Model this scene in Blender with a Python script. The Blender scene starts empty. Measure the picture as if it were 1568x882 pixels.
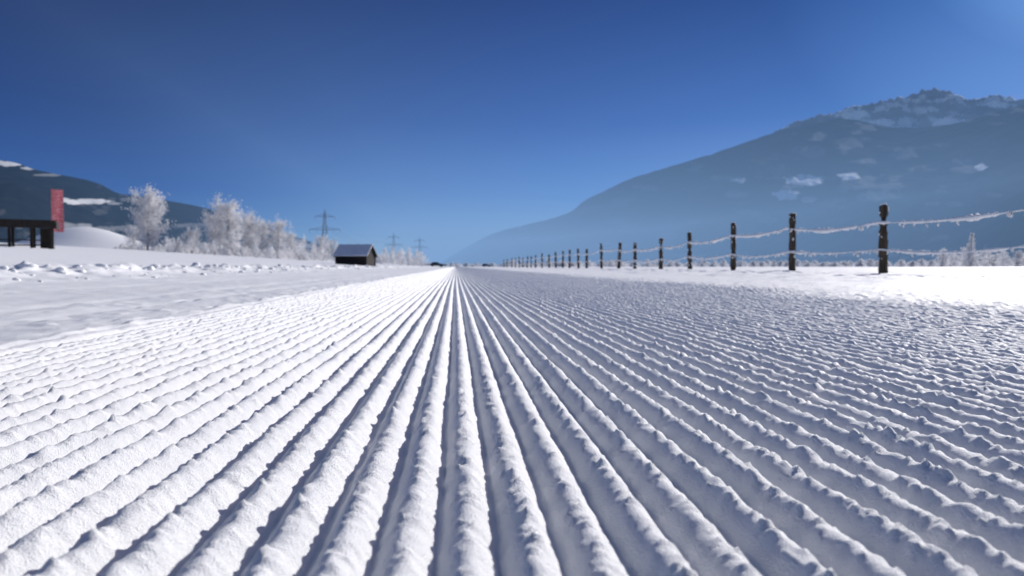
import bpy, math, random, time
import numpy as np
from mathutils import Vector
T0=time.time()
rng = np.random.RandomState(7)
random.seed(7)
scene = bpy.context.scene
scene.view_settings.view_transform = 'Standard'
scene.view_settings.look = 'None'
scene.view_settings.exposure = 0
scene.view_settings.gamma = 1

# ------------------------------------------------------------------ image pixel helpers
F = 1045.0; PITCH = math.radians(1.81); YAW = math.radians(4.76); CAMH = 0.16
def pixel_bearing(px, py):
    """bearing (rad, from +Y towards +X) and tan(elevation) of the ray through image pixel (px, py)"""
    dx = px - 784.0; dz = 441.0 - py
    y = F*np.cos(PITCH) + dz*np.sin(PITCH); z = -F*np.sin(PITCH) + dz*np.cos(PITCH)
    return np.arctan2(dx, y) + YAW, z/np.hypot(dx, y)
def to_pixel(x, y, z):  # world point back to image pixel coordinates
    a = np.arctan2(x, y) - YAW; r = np.hypot(x, y)
    X = r*np.sin(a); Y = r*np.cos(a); Z = z - CAMH
    yf = Y*np.cos(PITCH) - Z*np.sin(PITCH); zf = Y*np.sin(PITCH) + Z*np.cos(PITCH)
    return 784 + F*X/yf, 441 - F*zf/yf
def at(px, r):  # ground position from an image pixel column and a chosen range
    a, _ = pixel_bearing(px, 408.0)
    return r*math.sin(a), r*math.cos(a)

# ------------------------------------------------------------------ noise
def vnoise(x, y, seed=0):
    x, y = np.broadcast_arrays(np.asarray(x, dtype=np.float32), np.asarray(y, dtype=np.float32))
    xi = np.floor(x); yi = np.floor(y)
    fx = x-xi; fy = y-yi
    xi = xi.astype(np.int64).astype(np.uint32); yi = yi.astype(np.int64).astype(np.uint32)
    fx = fx*fx*fx*(fx*(fx*6-15)+10); fy = fy*fy*fy*(fy*(fy*6-15)+10)
    sd = np.uint32((seed*1274126177) & 0xffffffff)
    ax = xi*np.uint32(374761393); ay = yi*np.uint32(668265263)+sd
    def h(a, b):
        n = a+b
        n = (n ^ (n >> np.uint32(13)))*np.uint32(1274126177)
        n = (n ^ (n >> np.uint32(16)))*np.uint32(2246822519)
        return ((n ^ (n >> np.uint32(15))) & np.uint32(0xffff)).astype(np.float32)*np.float32(1/65535.0)
    ax1 = ax+np.uint32(374761393); ay1 = ay+np.uint32(668265263)
    a = h(ax, ay); b = h(ax1, ay); c = h(ax, ay1); d = h(ax1, ay1)
    a = a+(b-a)*fx; c = c+(d-c)*fx
    return a+(c-a)*fy
def fbm(x, y, seed=0, o=4):
    s = 0; a = 0.5; t = 0
    for i in range(o):
        s = s + a*vnoise(x*2**i, y*2**i, seed+i*17); t += a; a *= 0.5
    return s/t
def sst(a, b, x):
    t = np.clip((x-a)/(b-a), 0, 1); return t*t*(3-2*t)

# ------------------------------------------------------------------ materials
def new_mat(name):
    m = bpy.data.materials.new(name); m.use_nodes = True
    nt = m.node_tree; b = nt.nodes['Principled BSDF']
    return m, nt, b
def simple_mat(name, c1, c2=None, scale=5.0, rough=0.7, bump=0.0, metallic=0.0, stretch=(1,1,1), detail=5, transl=0):
    m, nt, b = new_mat(name)
    b.inputs['Roughness'].default_value = rough; b.inputs['Metallic'].default_value = metallic
    if c2 is None: c2 = tuple(v*0.7 for v in c1)
    tc = nt.nodes.new('ShaderNodeTexCoord'); mp = nt.nodes.new('ShaderNodeMapping')
    mp.inputs['Scale'].default_value = stretch
    nz = nt.nodes.new('ShaderNodeTexNoise'); nz.inputs['Scale'].default_value = scale; nz.inputs['Detail'].default_value = detail
    cr = nt.nodes.new('ShaderNodeValToRGB')
    cr.color_ramp.elements[0].position = 0.35; cr.color_ramp.elements[1].position = 0.65
    cr.color_ramp.elements[0].color = (*c1, 1); cr.color_ramp.elements[1].color = (*c2, 1)
    nt.links.new(tc.outputs['Object'], mp.inputs['Vector']); nt.links.new(mp.outputs[0], nz.inputs['Vector'])
    nt.links.new(nz.outputs['Fac'], cr.inputs['Fac']); nt.links.new(cr.outputs[0], b.inputs['Base Color'])
    if bump:
        bp = nt.nodes.new('ShaderNodeBump'); bp.inputs['Distance'].default_value = bump; bp.inputs['Strength'].default_value = 1
        nt.links.new(nz.outputs['Fac'], bp.inputs['Height']); nt.links.new(bp.outputs[0], b.inputs['Normal'])
    if transl:
        t = nt.nodes.new('ShaderNodeBsdfTranslucent'); nt.links.new(cr.outputs[0], t.inputs['Color'])
        ms = nt.nodes.new('ShaderNodeMixShader'); ms.inputs[0].default_value = transl; out = nt.nodes['Material Output']
        nt.links.new(b.outputs[0], ms.inputs[1]); nt.links.new(t.outputs[0], ms.inputs[2]); nt.links.new(ms.outputs[0], out.inputs[0])
    return m

# snow ground
snow, nt, b = new_mat('groomed_snow')
b.inputs['Roughness'].default_value = 0.62
b.inputs['Specular IOR Level'].default_value = 0.22
tc = nt.nodes.new('ShaderNodeTexCoord')
n1 = nt.nodes.new('ShaderNodeTexNoise'); n1.inputs['Scale'].default_value = 620; n1.inputs['Detail'].default_value = 3; n1.inputs['Roughness'].default_value = 0.75
n2 = nt.nodes.new('ShaderNodeTexNoise'); n2.inputs['Scale'].default_value = 90; n2.inputs['Detail'].default_value = 4; n2.inputs['Roughness'].default_value = 0.65
n3 = nt.nodes.new('ShaderNodeTexNoise'); n3.inputs['Scale'].default_value = 2.5; n3.inputs['Detail'].default_value = 6
for n in (n1, n2, n3): nt.links.new(tc.outputs['Object'], n.inputs['Vector'])
cr = nt.nodes.new('ShaderNodeValToRGB'); cr.color_ramp.elements[0].position = 0.3; cr.color_ramp.elements[1].position = 0.7
cr.color_ramp.elements[0].color = (0.91, 0.92, 0.94, 1); cr.color_ramp.elements[1].color = (0.965, 0.96, 0.96, 1)
nt.links.new(n3.outputs['Fac'], cr.inputs['Fac']); nt.links.new(cr.outputs[0], b.inputs['Base Color'])
b1 = nt.nodes.new('ShaderNodeBump'); b1.inputs['Distance'].default_value = 0.0020; b1.inputs['Strength'].default_value = 0.9
b2 = nt.nodes.new('ShaderNodeBump'); b2.inputs['Distance'].default_value = 0.0024; b2.inputs['Strength'].default_value = 0.7
nt.links.new(n2.outputs['Fac'], b2.inputs['Height']); nt.links.new(n1.outputs['Fac'], b1.inputs['Height'])
nt.links.new(b2.outputs[0], b1.inputs['Normal']); nt.links.new(b1.outputs[0], b.inputs['Normal'])

clod_snow = simple_mat('clod_snow', (0.90,0.905,0.92), (0.95,0.95,0.95), 20, 0.6, 0.01)
frost = simple_mat('hoar_frost', (0.66,0.66,0.69), (0.95,0.94,0.93), 0.55, 0.7, 0, transl=0.45)
rime = simple_mat('rime', (0.82,0.82,0.85), (0.93,0.93,0.93), 9, 0.7, 0)
bark = simple_mat('frosted_bark', (0.14,0.12,0.11), (0.42,0.41,0.41), 3.0, 0.9, 0.01)
postwood = simple_mat('weathered_post_wood', (0.025,0.017,0.011), (0.10,0.075,0.05), 22, 0.85, 0.012, stretch=(1,1,0.12))
barnwood = simple_mat('dark_barn_boards', (0.010,0.007,0.006), (0.035,0.026,0.021), 9, 0.85, 0.02, stretch=(4,4,0.2))
roofsnow = simple_mat('roof_snow', (0.70,0.72,0.78), (0.82,0.83,0.86), 2, 0.6, 0.03)
steel = simple_mat('galvanised_steel', (0.10,0.11,0.12), (0.16,0.17,0.18), 3, 0.6)
cable = simple_mat('power_cable', (0.05,0.05,0.05), (0.08,0.08,0.08), 3, 0.6)
carpaint = simple_mat('dark_car_paint', (0.03,0.035,0.05), (0.035,0.04,0.06), 2, 0.3)
glass = simple_mat('car_glass', (0.02,0.025,0.03), (0.03,0.035,0.04), 2, 0.1)
rubber = simple_mat('tyre_rubber', (0.02,0.02,0.02), (0.03,0.03,0.03), 20, 0.9)

# ------------------------------------------------------------------ mesh helpers
class Geo:
    def __init__(s): s.v=[]; s.f=[]; s.m=[]
    def add(s, v, f, mi=0):
        o=len(s.v); s.v.extend(v); s.f.extend([tuple(i+o for i in q) for q in f]); s.m.extend([mi]*len(f))
    def box(s, c, d, mi=0, rz=0.0):
        cx,cy,cz=c; x,y,z=d[0]/2,d[1]/2,d[2]/2; ca,sa=math.cos(rz),math.sin(rz)
        v=[]
        for sx,sy,sz in ((-1,-1,-1),(1,-1,-1),(1,1,-1),(-1,1,-1),(-1,-1,1),(1,-1,1),(1,1,1),(-1,1,1)):
            a,b_=sx*x,sy*y; v.append((cx+a*ca-b_*sa, cy+a*sa+b_*ca, cz+sz*z))
        s.add(v,[(0,3,2,1),(4,5,6,7),(0,1,5,4),(1,2,6,5),(2,3,7,6),(3,0,4,7)],mi)
    def tube(s, pts, rad, n=6, mi=0, cap=True):
        P=[Vector(p) for p in pts]; v=[]; f=[]
        for i,p in enumerate(P):
            t=(P[min(i+1,len(P)-1)]-P[max(i-1,0)]).normalized()
            u=t.cross(Vector((0,0,1)))
            if u.length<1e-3: u=Vector((1,0,0))
            u.normalize(); w=t.cross(u)
            for k in range(n):
                a=2*math.pi*k/n; q=p+(u*math.cos(a)+w*math.sin(a))*rad[i]; v.append(tuple(q))
        for i in range(len(P)-1):
            for k in range(n):
                f.append((i*n+k,i*n+(k+1)%n,(i+1)*n+(k+1)%n,(i+1)*n+k))
        if cap: f.append(tuple(range(n-1,-1,-1))); f.append(tuple((len(P)-1)*n+k for k in range(n)))
        s.add(v,f,mi)
    def obj(s, name, mats, parent=None, smooth=False, loc=None):
        me=bpy.data.meshes.new(name); me.from_pydata(s.v,[],s.f)
        for m in mats: me.materials.append(m)
        me.polygons.foreach_set('material_index', s.m)
        if smooth: me.polygons.foreach_set('use_smooth',[True]*len(s.f))
        me.update()
        o=bpy.data.objects.new(name,me); scene.collection.objects.link(o)
        if parent: o.parent=parent
        if loc: o.location=loc
        return o
def empty(name, loc=(0,0,0), rz=0, sc=1):
    e=bpy.data.objects.new(name,None); scene.collection.objects.link(e); e.location=loc; e.rotation_euler=(0,0,rz); e.scale=(sc,sc,sc); return e
def grid_mesh(name, X, Y, Z, mat, attr=None):
    nr,nc=X.shape
    co=np.stack([X,Y,Z],-1).reshape(-1,3).astype(np.float32)
    i=np.arange(nr*nc).reshape(nr,nc)
    q=np.stack([i[:-1,:-1],i[:-1,1:],i[1:,1:],i[1:,:-1]],-1).reshape(-1,4)
    me=bpy.data.meshes.new(name)
    me.vertices.add(len(co)); me.vertices.foreach_set('co',co.ravel())
    me.loops.add(q.size); me.loops.foreach_set('vertex_index',q.ravel().astype(np.int32))
    me.polygons.add(len(q)); me.polygons.foreach_set('loop_start',np.arange(0,q.size,4,dtype=np.int32))
    me.polygons.foreach_set('use_smooth',np.ones(len(q),dtype=bool))
    me.update(calc_edges=True)
    if attr is not None:
        a=me.attributes.new('snow','FLOAT','POINT'); a.data.foreach_set('value',attr.ravel().astype(np.float32))
    me.materials.append(mat)
    o=bpy.data.objects.new(name,me); scene.collection.objects.link(o); return o

# ------------------------------------------------------------------ ground
def land(x, y):
    """large scale relief"""
    x=np.asarray(x,float); y=np.asarray(y,float)
    z = 0.062*(np.clip(-x-8,0,58))*sst(0,14,y+0*x)
    z = z*(1-0.6*sst(66,200,-x))
    mx,my=at(125,225)
    z = z + 8.2*np.exp(-(((x-mx)/17)**2+((y-my)/14)**2))
    return z
P=0.0365
def height(x, y):
    z = land(x,y)
    side = sst(0.2,1.2,x)
    xw = x + (0.0009+0.0009*side)*(vnoise(x*7,y*5,1)-.5)*2 + (0.0008+.0004*side)*(vnoise(x*28,y*35,2)-.5)*2 + 0.009*(vnoise(x*.2,y*.4,3)-.5)
    ph=(xw-0.011)/P
    c=0.5+0.5*np.cos(2*np.pi*ph)
    k=np.floor(ph+.5)
    prof=c**0.60
    m = sst(-0.87,-0.80,x+0.02*(vnoise(x*0,y*6,4)-.5))*(1-sst(1.6,2.7,x+0.5*(vnoise(x*1.5,y*.8,5)-.5)))
    amp = 0.0158*(0.90+0.20*vnoise(k*3.7,y*3,6))*(1-.36*side)
    lum = fbm(x*60,y*50,8,3)
    ero = 0.0024*sst(0.50,0.85,vnoise(k*5.1,y*30,9))
    cr_ = sst(0.55,0.9,vnoise(x*180,y*170,10))*(0.08+0.92*c)
    chunk = sst(0.84,0.92,vnoise(x*85+3,y*80,11))*(0.08+.92*c)
    z = z + m*(amp*prof - ero*c + 0.0026*cr_ + 0.0038*chunk + 0.0024*(lum-.5) - 0.0140)
    # rough, trodden snow right of corduroy
    rz = sst(1.2,2.2,x)*(1-sst(3.0,6.0,x))
    z = z + rz*(0.018*(fbm(x*7,y*9,12,4)-.5) + 0.006*sst(.6,.9,vnoise(x*28,y*30,13)))
    # wide, smoother lane on the left with old ski tracks
    lz = 1-sst(-0.92,-0.84,x)
    near = lz*(1-sst(5.0,5.8,-x))
    z = z + near*(0.014*(fbm(x*4,y*2.2,14,4)-.5) + 0.007*fbm(x*22,y*14,15,3)+0.006*sst(.65,.95,vnoise(x*17,y*14,35))-0.014)
    for gx,w,d in ((-1.35,.05,.010),(-1.75,.06,.012),(-2.9,.09,.016),(-3.5,.1,.014)):
        z = z - lz*d*np.exp(-((x-gx-0.05*(vnoise(y*.3,y*0,16)-.5))/w)**2)*(.4+vnoise(x*2,y*1.5,18))
    z = z + 0.016*np.exp(-((x+0.88+.03*(vnoise(x*0,y*4,19)-.5))/0.035)**2)*(0.4+1.1*fbm(x*25,y*14,20,2))
    # ploughed bank
    z = z + np.exp(-((x+6.4+.3*(vnoise(x*0,y*.5,21)-.5))/0.6)**2)*(0.05+0.26*fbm(x*3.2,y*3.2,22,3)**1.5)
    z = z + 0.06*np.exp(-((x+4.6)/0.3)**2)*fbm(x*5,y*3,26,3)
    # open field
    fz = sst(2.6,5,x)+sst(6.5,9,-x)
    z = z + fz*(0.10*(fbm(x*.5,y*.5,23,4)-.5)+0.06*(fbm(x*3,y*3,24,4)-.5))
    z = z + 0.05*np.exp(-((x-8.8)/1.1)**2)*fbm(x*1.5,y*1.2,25,3)
    z = z + 0.0008*(vnoise(x*160,y*160,27)-.5)
    z = z - 0.4*sst(900,4000,np.hypot(x,y))
    return z
dense=np.arange(-0.95,2.1,0.0028)
def grow(start, step0, ratio, upto, maxstep=1e9):
    out=[start]; s=step0
    while out[-1]<upto:
        s=min(s*ratio,maxstep); out.append(out[-1]+s)
    return out
right=np.array(grow(dense[-1],0.0028,1.025,12,0.06)); right=np.concatenate([right[1:],np.array(grow(right[-1],0.06,1.06,9000))[1:]])
left=np.array(grow(0.95,0.0028,1.025,8,0.04)); left=np.concatenate([left[1:],np.array(grow(left[-1],0.04,1.055,9000))[1:]])
xs=np.concatenate([-left[::-1],dense,right])
yy=[0.28]
while yy[-1]<12000: yy.append(yy[-1]+ (yy[-1]*0.0064 if yy[-1]<25 else yy[-1]*0.02))
ys=np.concatenate([-np.array(grow(1.2,0.02,1.2,60))[::-1][:-1],np.arange(-1.2,0.28,0.02),np.array(yy)])
X,Y=np.meshgrid(xs,ys)
Z=height(X,Y)
print('ground',X.shape)
grid_mesh('ground_snow',X,Y,Z,snow)
print('T ground',time.time()-T0)
def gz(x,y): return float(land(np.array([x]),np.array([y]))[0])

# snow clods along the ploughed bank
def ico(s=2):
    import bmesh
    bm=bmesh.new(); bmesh.ops.create_icosphere(bm,subdivisions=s,radius=1)
    v=np.array([p.co[:] for p in bm.verts]); f=[tuple(q.index for q in fc.verts) for fc in bm.faces]; bm.free(); return v,f
IV,IF=ico(); IV1,IF1=ico(1)
g=Geo()
for i in range(700):
    y=1.5+ (rng.rand()**1.5)*60; x=-6.4+rng.randn()*0.40
    s=0.022+0.055*rng.rand()**2.2
    if i%6==0: x=-4.6+rng.randn()*.2; s*=.5
    z=float(height(np.array([x]),np.array([y]))[0])
    d=1+0.8*(vnoise(IV[:,0]*1.6+i,IV[:,1]*1.6+IV[:,2]*1.3,i)-.5)+.5*(vnoise(IV[:,0]*3.5+i,IV[:,1]*3.5+IV[:,2]*3,i+5)-.5)
    v=IV*d[:,None]*s*np.array([1.4,1.2,0.75]); v=v+np.array([x,y,z+s*0.05])
    g.add([tuple(q) for q in v],IF)
g.obj('snow_clods',[clod_snow],smooth=True)
print('T clods',time.time()-T0)

# ------------------------------------------------------------------ mountains
def mountain_mat(name, ca, cb, scale):
    m,nt,b=new_mat(name); b.inputs['Roughness'].default_value=0.95; b.inputs['Specular IOR Level'].default_value=0.0
    tc=nt.nodes.new('ShaderNodeTexCoord')
    nz=nt.nodes.new('ShaderNodeTexNoise'); nz.inputs['Scale'].default_value=scale; nz.inputs['Detail'].default_value=8; nz.inputs['Roughness'].default_value=.65
    nt.links.new(tc.outputs['Object'],nz.inputs['Vector'])
    cr=nt.nodes.new('ShaderNodeValToRGB'); cr.color_ramp.elements[0].position=.38; cr.color_ramp.elements[1].position=.66
    cr.color_ramp.elements[0].color=(*ca,1); cr.color_ramp.elements[1].color=(*cb,1)
    nt.links.new(nz.outputs['Fac'],cr.inputs['Fac'])
    at_=nt.nodes.new('ShaderNodeAttribute'); at_.attribute_name='snow'
    mx=nt.nodes.new('ShaderNodeMix'); mx.data_type='RGBA'; mx.inputs[7].default_value=(0.95,0.95,0.95,1)
    nt.links.new(at_.outputs['Fac'],mx.inputs[0]); nt.links.new(cr.outputs[0],mx.inputs[6]); nt.links.new(mx.outputs[2],b.inputs['Base Color'])
    return m
def massif(name,pts,rc,rb,ncol,nrow,mat,seed,patches,gull=0.10,crest=0.006,snowline=None,rnd=None):
    px=np.linspace(pts[0][0],pts[-1][0],ncol)
    py=np.interp(px,[p[0] for p in pts],[p[1] for p in pts])
    ker=np.ones(9)/9; py=np.convolve(np.pad(py,4,mode='edge'),ker,'valid')
    az,te=pixel_bearing(px,py)
    f=(px-px[0])/(px[-1]-px[0])
    RC=np.interp(f,[a for a,_ in rc],[c for _,c in rc]); RB=np.interp(f,[a for a,_ in rb],[c for _,c in rb])
    H=RC*te+CAMH
    t=np.concatenate([np.linspace(0,1,nrow),np.linspace(1.03,1.6,12)])[:,None]
    R=RB+(RC-RB)*t
    AX=R*np.sin(az); AY=R*np.cos(az)
    arc=(az*RC)[None,:]+0*t
    g1=fbm(arc/420+t*1.2,t*2.2+0*arc,seed,5)-.5
    g2=1-abs(2*fbm(arc/300-t*.8,t*1.6+0*arc+9,seed+3,4)-1)
    g3=fbm(arc/110+t*.6,t*3.5+0*arc,seed+6,4)-.5
    env=np.clip(t*(1.02-t)*4,0,1)
    sh=np.where(t<=1,np.abs(t)**0.9,1-(t-1)*1.4)
    Z=H*sh + H*gull*env*(g1*1.6+(g2-.8)*1.2+g3*.5)
    Z=Z+H*crest*(fbm(arc/45,t*14,seed+8,4)-.5)*2*(t>0.02)
    Z=Z-3*(t<=0)-1
    qx,qy=to_pixel(AX,AY,Z)
    sn=np.zeros_like(Z); nn=fbm(qx/9,qy/4,seed+20,4)
    for (cx,cy,rx,ry,s) in patches:
        d=((qx-cx)/rx)**2+((qy-cy)/ry)**2
        sn=np.maximum(sn,s*(1-sst(0.6,1.3,d+2.4*(nn-.5))))
    if rnd: sn=np.maximum(sn,rnd[1]*sst(rnd[0],rnd[0]+.1,fbm(qx/38,qy/13,seed+30,5)))
    if snowline: sn=np.maximum(sn,snowline(qx,qy,Z,seed))
    return grid_mesh(name,AX,AY,Z,mat,sn)

m_for=mountain_mat('forested_slope',(0.006,0.009,0.012),(0.050,0.056,0.062),0.0075)
m_forl=mountain_mat('forested_hill',(0.0025,0.0035,0.005),(0.010,0.012,0.014),0.012)
m_rock=mountain_mat('alpine_rock',(0.10,0.10,0.115),(0.30,0.30,0.32),0.005)
RP=[(672,404),(690,392),(720,375),(750,359),(775,351),(800,345),(840,336),(875,325),(895,306),(930,290),(960,275),(1000,262),(1050,248),(1100,232),(1150,215),(1200,198),(1240,190),(1280,181),(1310,183),(1350,192),(1400,196),(1440,193),(1490,182),(1530,170),(1568,160),(1700,135),(1900,110),(2300,60),(3000,20)]
massif('forested_mountain',RP,[(0,6500),(.2,4600),(.4,3800),(1,3400)],[(0,4500),(.2,2200),(.4,1200),(1,800)],1000,190,m_for,11,
  [(1232,276,28,8,1),(1300,271,17,6,1),(1203,298,18,9,1),(1132,276,12,4,.6),(1240,306,10,5,.5),(1502,256,8,5,1),(1130,298,18,6,.25),(1385,236,20,10,.16),(1240,232,25,10,.14),(1340,300,30,8,.2),(1255,178,20,5,.5)],
  gull=.095,rnd=(0.64,.17))
BP=[(1120,260),(1180,205),(1215,188),(1250,178),(1280,172),(1300,162),(1330,158),(1370,150),(1400,143),(1425,136),(1445,139),(1475,150),(1500,152),(1525,145),(1560,151),(1620,160),(1750,150),(2000,170)]
def snl(qx,qy,Z,seed):
    n=fbm(qx/14,qy/7,seed+40,5); return .7*sst(.57,.64,n)
massif('rocky_peak',BP,[(0,9000),(1,9000)],[(0,6300),(1,6300)],600,130,m_rock,31,
  [(1305,176,28,8,1),(1350,188,22,6,1),(1450,187,26,7,1),(1410,170,10,6,.6),(1525,160,18,6,1),(1545,152,12,4,1)],gull=.10,crest=.018,snowline=snl)
LP=[(-900,190),(-500,205),(-200,232),(-60,240),(0,245),(25,250),(50,259),(90,267),(130,274),(155,282),(180,296),(215,301),(250,306),(290,313),(330,322),(370,337),(400,345),(450,361),(480,371),(520,382),(560,392),(620,402),(660,405)]
massif('forested_hill',LP,[(0,2200),(.6,2600),(1,3200)],[(0,900),(.6,1100),(1,2300)],900,160,m_forl,51,
  [(135,309,38,4,.6),(95,306,14,3,.5),(15,250,30,4,.6),(45,258,18,2.5,.4),(75,268,20,2,.2),(175,312,14,2,.3),(200,305,20,3,.12),(80,345,60,4,.25),(200,350,60,4,.15),(300,345,30,3,.12),(380,362,30,5,.2),(450,375,25,5,.3)],
  gull=.13,rnd=(0.67,.05))
print('T mountains',time.time()-T0)

# ------------------------------------------------------------------ frosted trees
def twigs(g,C,size,rs,mi=0):
    n=len(C); d=rs.randn(n,3); d/=np.linalg.norm(d,axis=1)[:,None]
    e=np.cross(d,rs.randn(n,3)); e/=np.linalg.norm(e,axis=1)[:,None]
    L=size*(.5+rs.rand(n))[:,None]; W=L*(.28+.25*rs.rand(n)[:,None])
    a=C-d*L*.5; b_=C+e*W*.5+d*L*.1; c=C+d*L*.55; f=C-e*W*.5
    V=np.stack([a,b_,c,f],1).reshape(-1,3)
    g.add(V.tolist(),[(4*i,4*i+1,4*i+2,4*i+3) for i in range(n)],mi)
def frost_tree(name,x,y,H,W,seed,nt_=7000,slim=False):
    rs=np.random.RandomState(seed); g=Geo(); z0=gz(x,y)-.2
    n=9; lean=rs.randn(2)*.02*H
    tr=[Vector((lean[0]*(i/n)**2+rs.randn()*.006*H,lean[1]*(i/n)**2+rs.randn()*.006*H,H*.97*i/n)) for i in range(n+1)]
    g.tube(tr,[H*.018*(1-i/n)**.8+.03 for i in range(n+1)],7,1)
    pts=[]
    nl=46
    for k in range(nl):
        h=.08+.88*(k/nl)**.95; q=h*n; i=min(int(q),n-1); p=tr[i].lerp(tr[i+1],q-i)
        az=k*2.4+rs.randn()*.4
        env=(math.sin(math.pi*min(1,(1-h)*.80+.10))**.75 if not slim else (1-h)**.7)
        L=W*.5*env*(.62+.6*rs.rand())
        up=.45+.8*h if not slim else .1
        pp=[p]; dirv=Vector((math.cos(az),math.sin(az),up)).normalized()
        for s_ in range(4):
            pp.append(pp[-1]+dirv*L/4+Vector(rs.randn(3))*L*.03); dirv=(dirv+Vector((0,0,.10)) +Vector(rs.randn(3))*.12).normalized()
        g.tube(pp,[max(.03,H*.005*(1-j/4.3)) for j in range(5)],4,1,False)
        for s_ in range(6):
            j=rs.randint(1,5); b0=pp[j]; dd=(dirv+Vector(rs.randn(3))*.75).normalized(); l=L*(.18+.28*rs.rand())
            e=b0+dd*l; g.tube([b0,b0.lerp(e,.5)+Vector(rs.randn(3))*l*.06,e],[.03,.022,.012],3,0,False)
            for u in np.linspace(.15,1.05,5): pts.append((b0.lerp(e,u),.05*W*(.5+u)))
        for u in range(2,5): pts.append((pp[u],.04*W))
    idx=rs.randint(0,len(pts),nt_)
    wgt=rs.rand(len(pts))**1.3; keep=wgt[idx]>rs.rand(nt_)*.6
    idx=idx[keep]
    C=np.array([pts[i][0][:] for i in idx])+rs.randn(len(idx),3)*np.array([pts[i][1] for i in idx])[:,None]*.75
    twigs(g,C,max(.20,H*.030),rs,0)
    return g.obj(name,[frost,bark],loc=(x,y,z0))
def tr(px,r,topy,wpx,seed,n=7000,slim=False,base=None):
    x,y=at(px,r); a,te=pixel_bearing(px,topy); H=r*te+CAMH-gz(x,y)+.2
    W=wpx/F*r*math.cos(a-YAW)
    frost_tree('frosted_tree',x,y,H,W,seed,n,slim)
tr(227,165,303,62,1,17000)
tr(351,170,317,62,2,15000)
tr(331,174,333,46,12,10000)
tr(381,178,335,50,3,12000)
tr(404,184,347,44,4,9000)
tr(426,184,345,46,5,9000)
tr(445,190,364,36,6,5500)
tr(490,240,364,28,7,4000)
tr(508,240,370,28,8,4000)
tr(205,200,352,36,9,4500)
tr(296,190,358,38,13,4500)
tr(1486,300,354,18,14,3500,True)

def bushes(name,items,seed,mats=(frost,bark)):
    rs=np.random.RandomState(seed); g=Geo()
    for (px,r,h,w) in items:
        x,y=at(px,r); z=gz(x,y)-.15
        for k in range(5):
            az=rs.rand()*6.28; e=Vector((x+math.cos(az)*w*.4,y+math.sin(az)*w*.4,z+h*(.5+.5*rs.rand())))
            s=Vector((x+rs.randn()*.1,y+rs.randn()*.1,z)); g.tube([s,s.lerp(e,.5)+Vector((0,0,h*.08)),e],[.05,.035,.02],3,1,False)
        n=int(260+70*w)
        u=rs.rand(n)**.6; th=rs.rand(n)*6.28; hh=rs.rand(n)
        lob=.75+.35*np.sin(th*3+rs.rand()*6)+.2*rs.randn(n)*.5
        rad=w*.5*u*np.sqrt(np.clip(1-hh**2,0.02,1))*lob
        C=np.stack([x+np.cos(th)*rad,y+np.sin(th)*rad,z+hh*h*(.8+.3*rs.rand(n))],1)
        twigs(g,C,max(.24,r*.0018),rs,0)
    return g.obj(name,list(mats))
it=[]
rs=np.random.RandomState(5)
for px in range(255,470,7): it.append((px+rs.randn()*3,rs.uniform(140,165),rs.uniform(1.2,3.2),rs.uniform(2.5,4.5)))
for px in range(180,256,9): it.append((px+rs.randn()*3,rs.uniform(180,200),rs.uniform(1.2,2.4),rs.uniform(2.5,4.5)))
for px in range(450,520,6): it.append((px+rs.randn()*3,rs.uniform(170,240),rs.uniform(3.0,7),rs.uniform(3,5)))
for px in range(578,650,5): it.append((px+rs.randn()*3,rs.uniform(230,330),rs.uniform(3.,7.5),rs.uniform(4,6)))
bushes('frosted_bushes',it,1)
it=[]
for px in range(780,1580,6): it.append((px+rs.randn()*4,rs.uniform(330,480),rs.uniform(1.5,3.8),rs.uniform(4,9)))
for px in range(1435,1900,9): it.append((px+rs.randn()*4,rs.uniform(290,360),rs.uniform(4.5,7.5),rs.uniform(5,8)))
for px in range(640,780,6): it.append((px+rs.randn()*4,rs.uniform(480,600),rs.uniform(1.2,3.0),rs.uniform(5,9)))
bushes('distant_hedgerow',it,2)
print('T trees',time.time()-T0)

# ------------------------------------------------------------------ fence
fence=empty('post_and_wire_fence')
FX=8.8
fy=[2.3,5.9,9.5,13.34,17.2,21.0,25.2,28.7,32.8,36.3,40.6,45.1,48.5,52.2,55.5,59.4,63.1,68.4,74.6,79,83.4,88.5,93.8,99.5,105.7,115,124]
fh=[1.4,1.45,1.4,1.42,1.53,1.53,1.42,1.36,1.30,1.42,1.52,1.30,1.42,1.45,1.4,1.4,1.3,1.45,1.4,1.3,1.4,1.4,1.5,1.4,1.4,1.4,1.4]
tops=[]
for i,(y,h) in enumerate(zip(fy,fh)):
    rs=np.random.RandomState(100+i); g=Geo()
    x0=FX+rs.randn()*.03; lean=rs.randn(2)*.035
    n=9; pts=[]; rad=[]
    for k in range(n+1):
        t=k/n; z=-.25+(h+.22)*t
        pts.append((lean[0]*t+rs.randn()*.004,lean[1]*t+rs.randn()*.004,z)); rad.append((.093-.010*t)*(1+rs.randn()*.035))
    pts.append((lean[0],lean[1],h)); rad.append(.060)
    g.tube(pts,rad,12,0)
    g.tube([(lean[0],lean[1],h-.004),(lean[0],lean[1],h+.012),(lean[0],lean[1],h+.022)],[.064,.056,.02],10,1)
    for j in range(14):
        a=rs.rand()*6.28; t=rs.rand(); s=.008+.014*rs.rand()
        v=IV1*np.array([s,s,s*2.0])*(1+.4*(rs.rand(len(IV1),1)-.5))+np.array([lean[0]*t+math.cos(a)*.084,lean[1]*t+math.sin(a)*.084,h*t])
        g.add([tuple(q) for q in v],IF1,1)
    z0=float(height(np.array([x0]),np.array([y]))[0])
    g.obj('post_%d'%(i+1),[postwood,rime],parent=fence,smooth=True,loc=(x0,y,z0))
    tops.append((x0-.09,y,z0,h))
g=Geo(); rs=np.random.RandomState(77)
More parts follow.
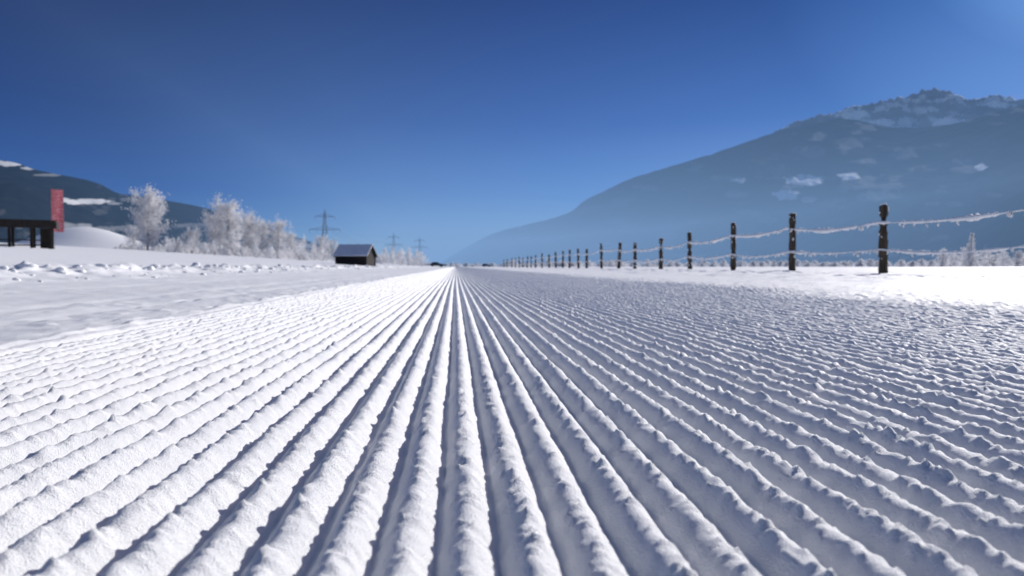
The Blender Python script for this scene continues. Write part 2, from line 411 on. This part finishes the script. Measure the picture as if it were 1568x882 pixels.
for wi,(wh,rr) in enumerate(((1.05,.046),(.50,.034))):
    for a,b_ in zip(tops[:-1],tops[1:]):
        L=b_[1]-a[1]; n=int(L/.06) if a[1]<40 else int(L/.2)
        za=a[2]+wh*(a[3]/1.42)*(1+rs.randn()*.02); zb=b_[2]+wh*(b_[3]/1.42); sag=.05+.07*rs.rand()
        pts=[];rad=[]; off=rs.rand()*100
        ts=np.linspace(0,1,n+1); nzs=fbm(off+ts*L*2.2,wi*7.+0*ts,wi,4)
        for k in range(n+1):
            t=k/n; s=math.sin(math.pi*t); nz=float(nzs[k])
            pts.append((a[0]+(b_[0]-a[0])*t,a[1]+L*t,za+(zb-za)*t-sag*s-.02*max(0,nz-.5)))
            rad.append(.008+rr*max(0.1,(nz-.22)*1.9)*(.75+.5*rs.rand()))
        g.tube(pts,rad,6,0)
        if a[1]<40:
            for k in range(int(L*7)):
                t=rs.rand(); p=(a[0]+(b_[0]-a[0])*t,a[1]+L*t,za+(zb-za)*t-sag*math.sin(math.pi*t))
                l=.04+.08*rs.rand()**2
                g.tube([p,(p[0]+rs.randn()*.01,p[1]+rs.randn()*.02,p[2]-l*.6),(p[0]+rs.randn()*.01,p[1]+rs.randn()*.02,p[2]-l)],[.024,.018,.006],5,0)
g.obj('frosted_wires',[rime],parent=fence,smooth=True)
print('T fence',time.time()-T0)

# ------------------------------------------------------------------ hay barn
hx,hy=at(545,95); hz=gz(hx,hy)
barn=empty('wooden_hay_barn',(hx,hy,hz-.22),math.radians(-13),.93)
W_,D_,HW,HR=4.5,3.6,1.75,3.05
g=Geo()
def gable(y): return HW+(HR-HW)*(1-abs(y)/(D_/2))
nb=22
for i in range(nb):
    x=-W_/2+W_*(i+.5)/nb
    for s in (-1,1): g.box((x,s*(D_/2),HW/2-.1),(W_/nb-.018,.05+.012*(i%2),HW+.2))
nb=16
for i in range(nb):
    y=-D_/2+D_*(i+.5)/nb
    for s in (-1,1):
        hh=gable(y)-.06; g.box((s*(W_/2-.03),y,hh/2-.1),(.05+.012*(i%2),D_/nb-.018,hh+.2))
for sx in (-1,1):
    for sy in (-1,1): g.box((sx*(W_/2+.02),sy*(D_/2+.02),HW/2-.1),(.18,.18,HW+.19))
g.box((0,-D_/2-.06,HW*.52),(W_+.1,.08,.12)); g.obj('board_walls',[barnwood],barn)
g=Geo(); g.box((.5,-D_/2-.07,.72),(1.1,.06,1.5)); g.box((.5,-D_/2-.11,1.2),(1.0,.03,.1)); g.box((.5,-D_/2-.11,.35),(1.0,.03,.1)); g.obj('door',[barnwood],barn)
def roof(name,th,lift,over,mat,ox):
    g=Geo(); e=D_/2+over; sl=(HR-HW)/(D_/2); ze=HW-sl*over
    xs_=np.linspace(-W_/2-ox,W_/2+ox,14); v=[];f=[]
    for i,x in enumerate(xs_):
        w=.03*math.sin(i*1.9)*(th>.1)
        for (yy_,zz) in ((-e,ze),(-e*.5,(ze+HR)/2),(0,HR),(e*.5,(ze+HR)/2),(e,ze)):
            v.append((x,yy_,zz+lift)); v.append((x,yy_,zz+lift+th+w*(1 if abs(yy_)<e else .3)))
    for i in range(13):
        for j in range(4):
            a=i*10+j*2; b2=a+10
            f.append((a+1,b2+1,b2+3,a+3)); f.append((a,a+2,b2+2,b2))
        a=i*10; f.append((a,a+10,a+11,a+1)); a=i*10+8; f.append((a,a+1,a+11,a+10))
    for a in (0,130):
        for j in range(4):
            q=(a+2*j,a+2*j+1,a+2*j+3,a+2*j+2); f.append(q if a==0 else q[::-1])
    g.add(v,f); return g.obj(name,[mat],barn)
roof('roof_boards',.07,.0,.45,barnwood,.35); roof('roof_snow',.15,.075,.42,roofsnow,.31)

# ------------------------------------------------------------------ open shelter on the left
sx,sy=at(18,72); sz=gz(sx,sy)
sh=empty('timber_shelter',(sx,sy,sz-.40),math.radians(26),.95)
g=Geo()
for x in (-3.4,-1.7,0,1.6,3.0):
    g.box((x,-1.2,1.1),(.22,.2,2.4))
    g.box((x,1.6,1.1),(.22,.2,2.4))
g.box((-.2,-1.32,.55),(6.9,.06,.12)); g.box((-.2,-1.32,1.0),(6.9,.06,.10))
g.obj('posts_and_rails',[barnwood],sh)
g=Geo(); g.box((-2.6,1.72,1.2),(1.9,.05,2.0)); g.box((2.5,1.72,1.2),(.9,.05,2.0)); g.obj('back_panels',[barnwood],sh)
g=Geo(); g.box((-.2,.2,2.40),(7.0,3.8,.22)); g.box((-.2,-1.85,2.42),(7.2,.09,.72)); g.box((3.45,.2,2.42),(.09,4.0,.72)); g.box((-3.85,.2,2.42),(.09,4.0,.72)); g.obj('flat_roof',[barnwood],sh)
g=Geo(); g.box((-.2,.2,2.66),(7.0,3.8,.26)); g.obj('roof_snow',[roofsnow],sh)

# ------------------------------------------------------------------ banner
bx,by=at(80,80); bz=gz(bx,by)
ban=empty('advertising_banner',(bx,by,bz),math.radians(25))
g=Geo(); ta,tt=pixel_bearing(79,289); HB=80*tt+CAMH-bz; BL=4.1; BW=.98
g.tube([(0,0,-.3),(0,0,2),(0,0,4.5),(0,0,HB+.12)],[.05,.045,.04,.035],10); g.tube([(0,0,HB),(.5,0,HB),(BW+.06,0,HB-.03)],[.022,.02,.018],8)
g.tube([(0,0,-.1),(0,0,.12)],[.35,.28],12)
g.obj('pole',[steel],ban,smooth=True)
m,nt,b=new_mat('banner_cloth'); b.inputs['Roughness'].default_value=.7
tcn=nt.nodes.new('ShaderNodeTexCoord')
vn=nt.nodes.new('ShaderNodeTexBrick'); vn.inputs['Scale'].default_value=1.6; vn.inputs['Color1'].default_value=(.85,.8,.8,1); vn.inputs['Color2'].default_value=(.60,.12,.14,1); vn.inputs['Mortar'].default_value=(.55,.10,.12,1); vn.inputs['Mortar Size'].default_value=.08
sep=nt.nodes.new('ShaderNodeSeparateXYZ'); cmb=nt.nodes.new('ShaderNodeCombineXYZ')
nt.links.new(tcn.outputs['Object'],sep.inputs[0]); nt.links.new(sep.outputs[0],cmb.inputs[0]); nt.links.new(sep.outputs[2],cmb.inputs[1])
nt.links.new(cmb.outputs[0],vn.inputs['Vector'])
mxx=nt.nodes.new('ShaderNodeMix'); mxx.data_type='RGBA'; mxx.inputs[0].default_value=.6; mxx.inputs[6].default_value=(.55,.16,.20,1)
nt.links.new(vn.outputs['Color'],mxx.inputs[7]); nt.links.new(mxx.outputs[2],b.inputs['Base Color'])
trl=nt.nodes.new('ShaderNodeBsdfTranslucent'); nt.links.new(mxx.outputs[2],trl.inputs['Color'])
ms=nt.nodes.new('ShaderNodeMixShader'); ms.inputs[0].default_value=.3; out=nt.nodes['Material Output']
nt.links.new(b.outputs[0],ms.inputs[1]); nt.links.new(trl.outputs[0],ms.inputs[2]); nt.links.new(ms.outputs[0],out.inputs[0])
g=Geo(); v=[];f=[]
for j in range(25):
    for i in range(9):
        u=i/8; w=j/24; v.append((.05+BW*u,.09*math.sin(u*5+w*3)*u,HB-.05-BL*w-.04*u))
for j in range(24):
    for i in range(8): a=j*9+i; f.append((a,a+1,a+10,a+9))
g.add(v,f); g.obj('cloth',[m],ban,smooth=True)

# ------------------------------------------------------------------ pylons + lines
def pylon(px,r,topy):
    x,y=at(px,r); a,te=pixel_bearing(px,topy); H=r*te+CAMH
    e=empty('electricity_pylon',(x,y,-.2),math.radians(4)); g=Geo(); T=.05+r*.00012
    def w(z): return .5*(H*.16*(1-z/H)**1.25+H*.022)
    nl=9; zs=[H*.93*(1-(1-i/nl)**1.25) for i in range(nl+1)]
    for sx_ in (-1,1):
        for sy_ in (-1,1): g.tube([(sx_*w(z),sy_*w(z),z) for z in zs]+[(0,0,H)],[T]*(nl+1)+[T*.6],4)
    for i in range(nl):
        z0,z1=zs[i],zs[i+1]; a0,a1=w(z0),w(z1)
        for s in (-1,1):
            g.tube([(-a0,s*a0,z0),(a1,s*a1,z1)],[T*.55]*2,4); g.tube([(a0,s*a0,z0),(-a1,s*a1,z1)],[T*.55]*2,4)
            g.tube([(s*a0,-a0,z0),(s*a1,a1,z1)],[T*.55]*2,4); g.tube([(s*a0,a0,z0),(s*a1,-a1,z1)],[T*.55]*2,4)
            g.tube([(-a1,s*a1,z1),(a1,s*a1,z1)],[T*.55]*2,4)
    g.obj('lattice_tower',[steel],e)
    g=Geo(); hd=[]
    for zf,hw in ((.86,.17),(.64,.26)):
        z=H*zf; L=H*hw; ww=w(z)
        for s in (-1,1):
            for q in (-1,1):
                g.tube([(0,q*ww,z),(s*L,0,z+.1)],[T*.8]*2,4)
            g.tube([(s*ww,0,z+H*.05),(s*L,0,z+.1)],[T*.7]*2,4)
            for k in range(1,5):
                t=k/5; g.tube([(s*L*t,0,z),(s*L*(t-.1),0,z+H*.05*(1-t)+.05)],[T*.5]*2,4)
            for fr in ((1,) if zf>.8 else (1,.55)):
                g.tube([(s*L*fr,0,z),(s*L*fr,0,z-H*.045)],[T*.7]*2,5); hd.append((s*L*fr,z-H*.045))
    g.obj('crossarms',[steel],e)
    ca,sa=math.cos(math.radians(4)),math.sin(math.radians(4))
    return [(x+q*ca,y+q*sa,z-.2) for q,z in hd]
A=pylon(498,360,319); B=pylon(603,640,356); C=pylon(643,900,362)
g=Geo()
for P0,P1 in ((A,B),(B,C)):
    for p,q in zip(P0,P1):
        pts=[]
        for k in range(17):
            t=k/16; pts.append((p[0]+(q[0]-p[0])*t,p[1]+(q[1]-p[1])*t,p[2]+(q[2]-p[2])*t-7*4*t*(1-t)))
        g.tube(pts,[.03]*17,4)
g.obj('power_lines',[cable])

# ------------------------------------------------------------------ cars
def car(px,r,rz,name='parked_car'):
    x,y=at(px,r); e=empty(name,(x,y,gz(x,y)+.0),rz)
    prof=[(-2.1,.45),(-2.15,.8),(-2.0,1.0),(-1.2,1.05),(1.0,1.0),(1.9,.88),(2.15,.7),(2.15,.42)]
    v=[];f=[]; n=len(prof); yy_=[-.88,-.80,.80,.88]
    for k,w in enumerate(yy_):
        s=.94 if k in (0,3) else 1.0
        for (a,b2) in prof: v.append((a*s,w,.42+(b2-.42)*(.93 if k in (0,3) else 1)))
    for k in range(3):
        for i in range(n): j=(i+1)%n; f.append((k*n+i,k*n+j,(k+1)*n+j,(k+1)*n+i))
    f.append(tuple(range(n-1,-1,-1))); f.append(tuple(3*n+i for i in range(n)))
    g=Geo(); g.add(v,f,0); g.obj('body',[carpaint],e)
    cb=[(-1.95,1.0),(-1.45,1.42),(-.9,1.5),(.1,1.48),(1.0,.98)]
    g=Geo(); v=[]
    for s in (-1,1):
        for (a,b2) in cb: v.append((a,s*(.80-.22*(b2-.98)/.5),b2))
    f=[(0,1,2,3,4)[::-1],(5,6,7,8,9)]+[(i,i+1,i+6,i+5) for i in range(4)]
    g.add(v,f,0); g.box((-.55,0,1.5),(1.3,1.1,.05),1); g.obj('cabin',[glass,carpaint],e)
    g=Geo()
    for a in (-1.35,1.35):
        for s in (-1,1): g.tube([(a,s*.70,.32),(a,s*.86,.32),(a,s*.90,.32)],[.33,.33,.26],18)
    g.obj('wheels',[rubber],e)
car(669,215,math.radians(12)); car(745,330,math.radians(-20))

# ------------------------------------------------------------------ valley haze (absorbing slabs, scattered light put in as emission colour)
def haze(name,x0,x1,y0,y1,z0,z1,a,col):
    m=bpy.data.materials.new(name); m.use_nodes=True; nt=m.node_tree; nt.nodes.clear()
    o=nt.nodes.new('ShaderNodeOutputMaterial'); ab=nt.nodes.new('ShaderNodeVolumeAbsorption'); em=nt.nodes.new('ShaderNodeEmission'); ad=nt.nodes.new('ShaderNodeAddShader')
    ab.inputs['Color'].default_value=(0,0,0,1); ab.inputs['Density'].default_value=a
    em.inputs['Color'].default_value=(*col,1); em.inputs['Strength'].default_value=a
    nt.links.new(ab.outputs[0],ad.inputs[0]); nt.links.new(em.outputs[0],ad.inputs[1]); nt.links.new(ad.outputs[0],o.inputs['Volume'])
    g=Geo(); g.box(((x0+x1)/2,(y0+y1)/2,(z0+z1)/2),(x1-x0,y1-y0,z1-z0)); return g.obj(name,[m])
haze('valley_haze',-300,8000,260,11000,-30,190,1/2700,(.23,.39,.66))
haze('upper_haze',-300.5,8000.5,262,11002,-31,420,1/19000,(.16,.32,.62))
haze('high_haze',-8001,8001,264,11004,-32,900,1/38000,(.06,.20,.56))

# ------------------------------------------------------------------ sun + sky
AZ=math.radians(46); EL=math.radians(24.5)
d=Vector((math.sin(AZ)*math.cos(EL),math.cos(AZ)*math.cos(EL),math.sin(EL)))
L=bpy.data.lights.new('sun','SUN'); L.energy=5.0; L.angle=math.radians(.5); L.color=(1,.97,.93)
lo=bpy.data.objects.new('sun',L); scene.collection.objects.link(lo); lo.rotation_euler=d.to_track_quat('Z','Y').to_euler()
w=bpy.data.worlds.new('World'); scene.world=w; w.use_nodes=True; nt=w.node_tree
bg=nt.nodes['Background']; sky=nt.nodes.new('ShaderNodeTexSky'); sky.sky_type='NISHITA'; sky.sun_disc=False
sky.sun_elevation=EL; sky.sun_rotation=AZ; sky.altitude=2500; sky.air_density=1.0; sky.dust_density=0.4; sky.ozone_density=3.0
# deep winter blue: the Nishita sky filtered by elevation and by angle from the sun (polarised clear air); unseen sky overhead and behind lightened to fill shadows
tc=nt.nodes.new('ShaderNodeTexCoord'); sp=nt.nodes.new('ShaderNodeSeparateXYZ'); nt.links.new(tc.outputs['Generated'],sp.inputs[0])
cr=nt.nodes.new('ShaderNodeValToRGB'); nt.links.new(sp.outputs[2],cr.inputs[0])
E=cr.color_ramp.elements; E[0].position=0; E[0].color=(1.15,1.08,1.0,1); E[1].position=1; E[1].color=(1.35,1.2,1.10,1)
for p_,c_ in ((.045,(.62,.72,.86)),(.10,(.20,.38,.67)),(.20,(.040,.18,.48)),(.36,(.006,.080,.31)),(.44,(.012,.10,.34)),(.60,(1.2,1.1,1.03))):
    e=E.new(p_); e.color=(*c_,1)
mul=nt.nodes.new('ShaderNodeMix'); mul.data_type='RGBA'; mul.blend_type='MULTIPLY'; mul.inputs[0].default_value=1
nt.links.new(sky.outputs[0],mul.inputs[6]); nt.links.new(cr.outputs[0],mul.inputs[7])
dt=nt.nodes.new('ShaderNodeVectorMath'); dt.operation='DOT_PRODUCT'; nt.links.new(tc.outputs['Generated'],dt.inputs[0]); dt.inputs[1].default_value=d
c2=nt.nodes.new('ShaderNodeValToRGB'); nt.links.new(dt.outputs['Value'],c2.inputs[0])
E=c2.color_ramp.elements; E[0].position=.0; E[0].color=(1,1,1,1); E[1].position=.998; E[1].color=(30,7.0,2.7,1)
for p_,c_ in ((.14,(.42,.47,.62)),(.36,(.32,.42,.60)),(.78,(.85,.92,.97)),(.94,(2.2,1.3,1.05)),(.982,(8,2.6,1.5))):
    e=E.new(p_); e.color=(*c_,1)
m2=nt.nodes.new('ShaderNodeMix'); m2.data_type='RGBA'; m2.blend_type='MULTIPLY'; m2.inputs[0].default_value=1
nt.links.new(mul.outputs[2],m2.inputs[6]); nt.links.new(c2.outputs[0],m2.inputs[7])
nt.links.new(m2.outputs[2],bg.inputs['Color']); bg.inputs['Strength'].default_value=0.115

# ------------------------------------------------------------------ camera
cam=bpy.data.cameras.new('camera'); co=bpy.data.objects.new('camera',cam); scene.collection.objects.link(co)
co.location=(0,0,CAMH); co.rotation_euler=(math.pi/2-PITCH,0,-YAW)
cam.lens=24; cam.sensor_width=36; cam.clip_start=.01; cam.clip_end=30000
cam.dof.use_dof=True; cam.dof.focus_distance=.85; cam.dof.aperture_fstop=8.5
scene.camera=co
print('T end',time.time()-T0)
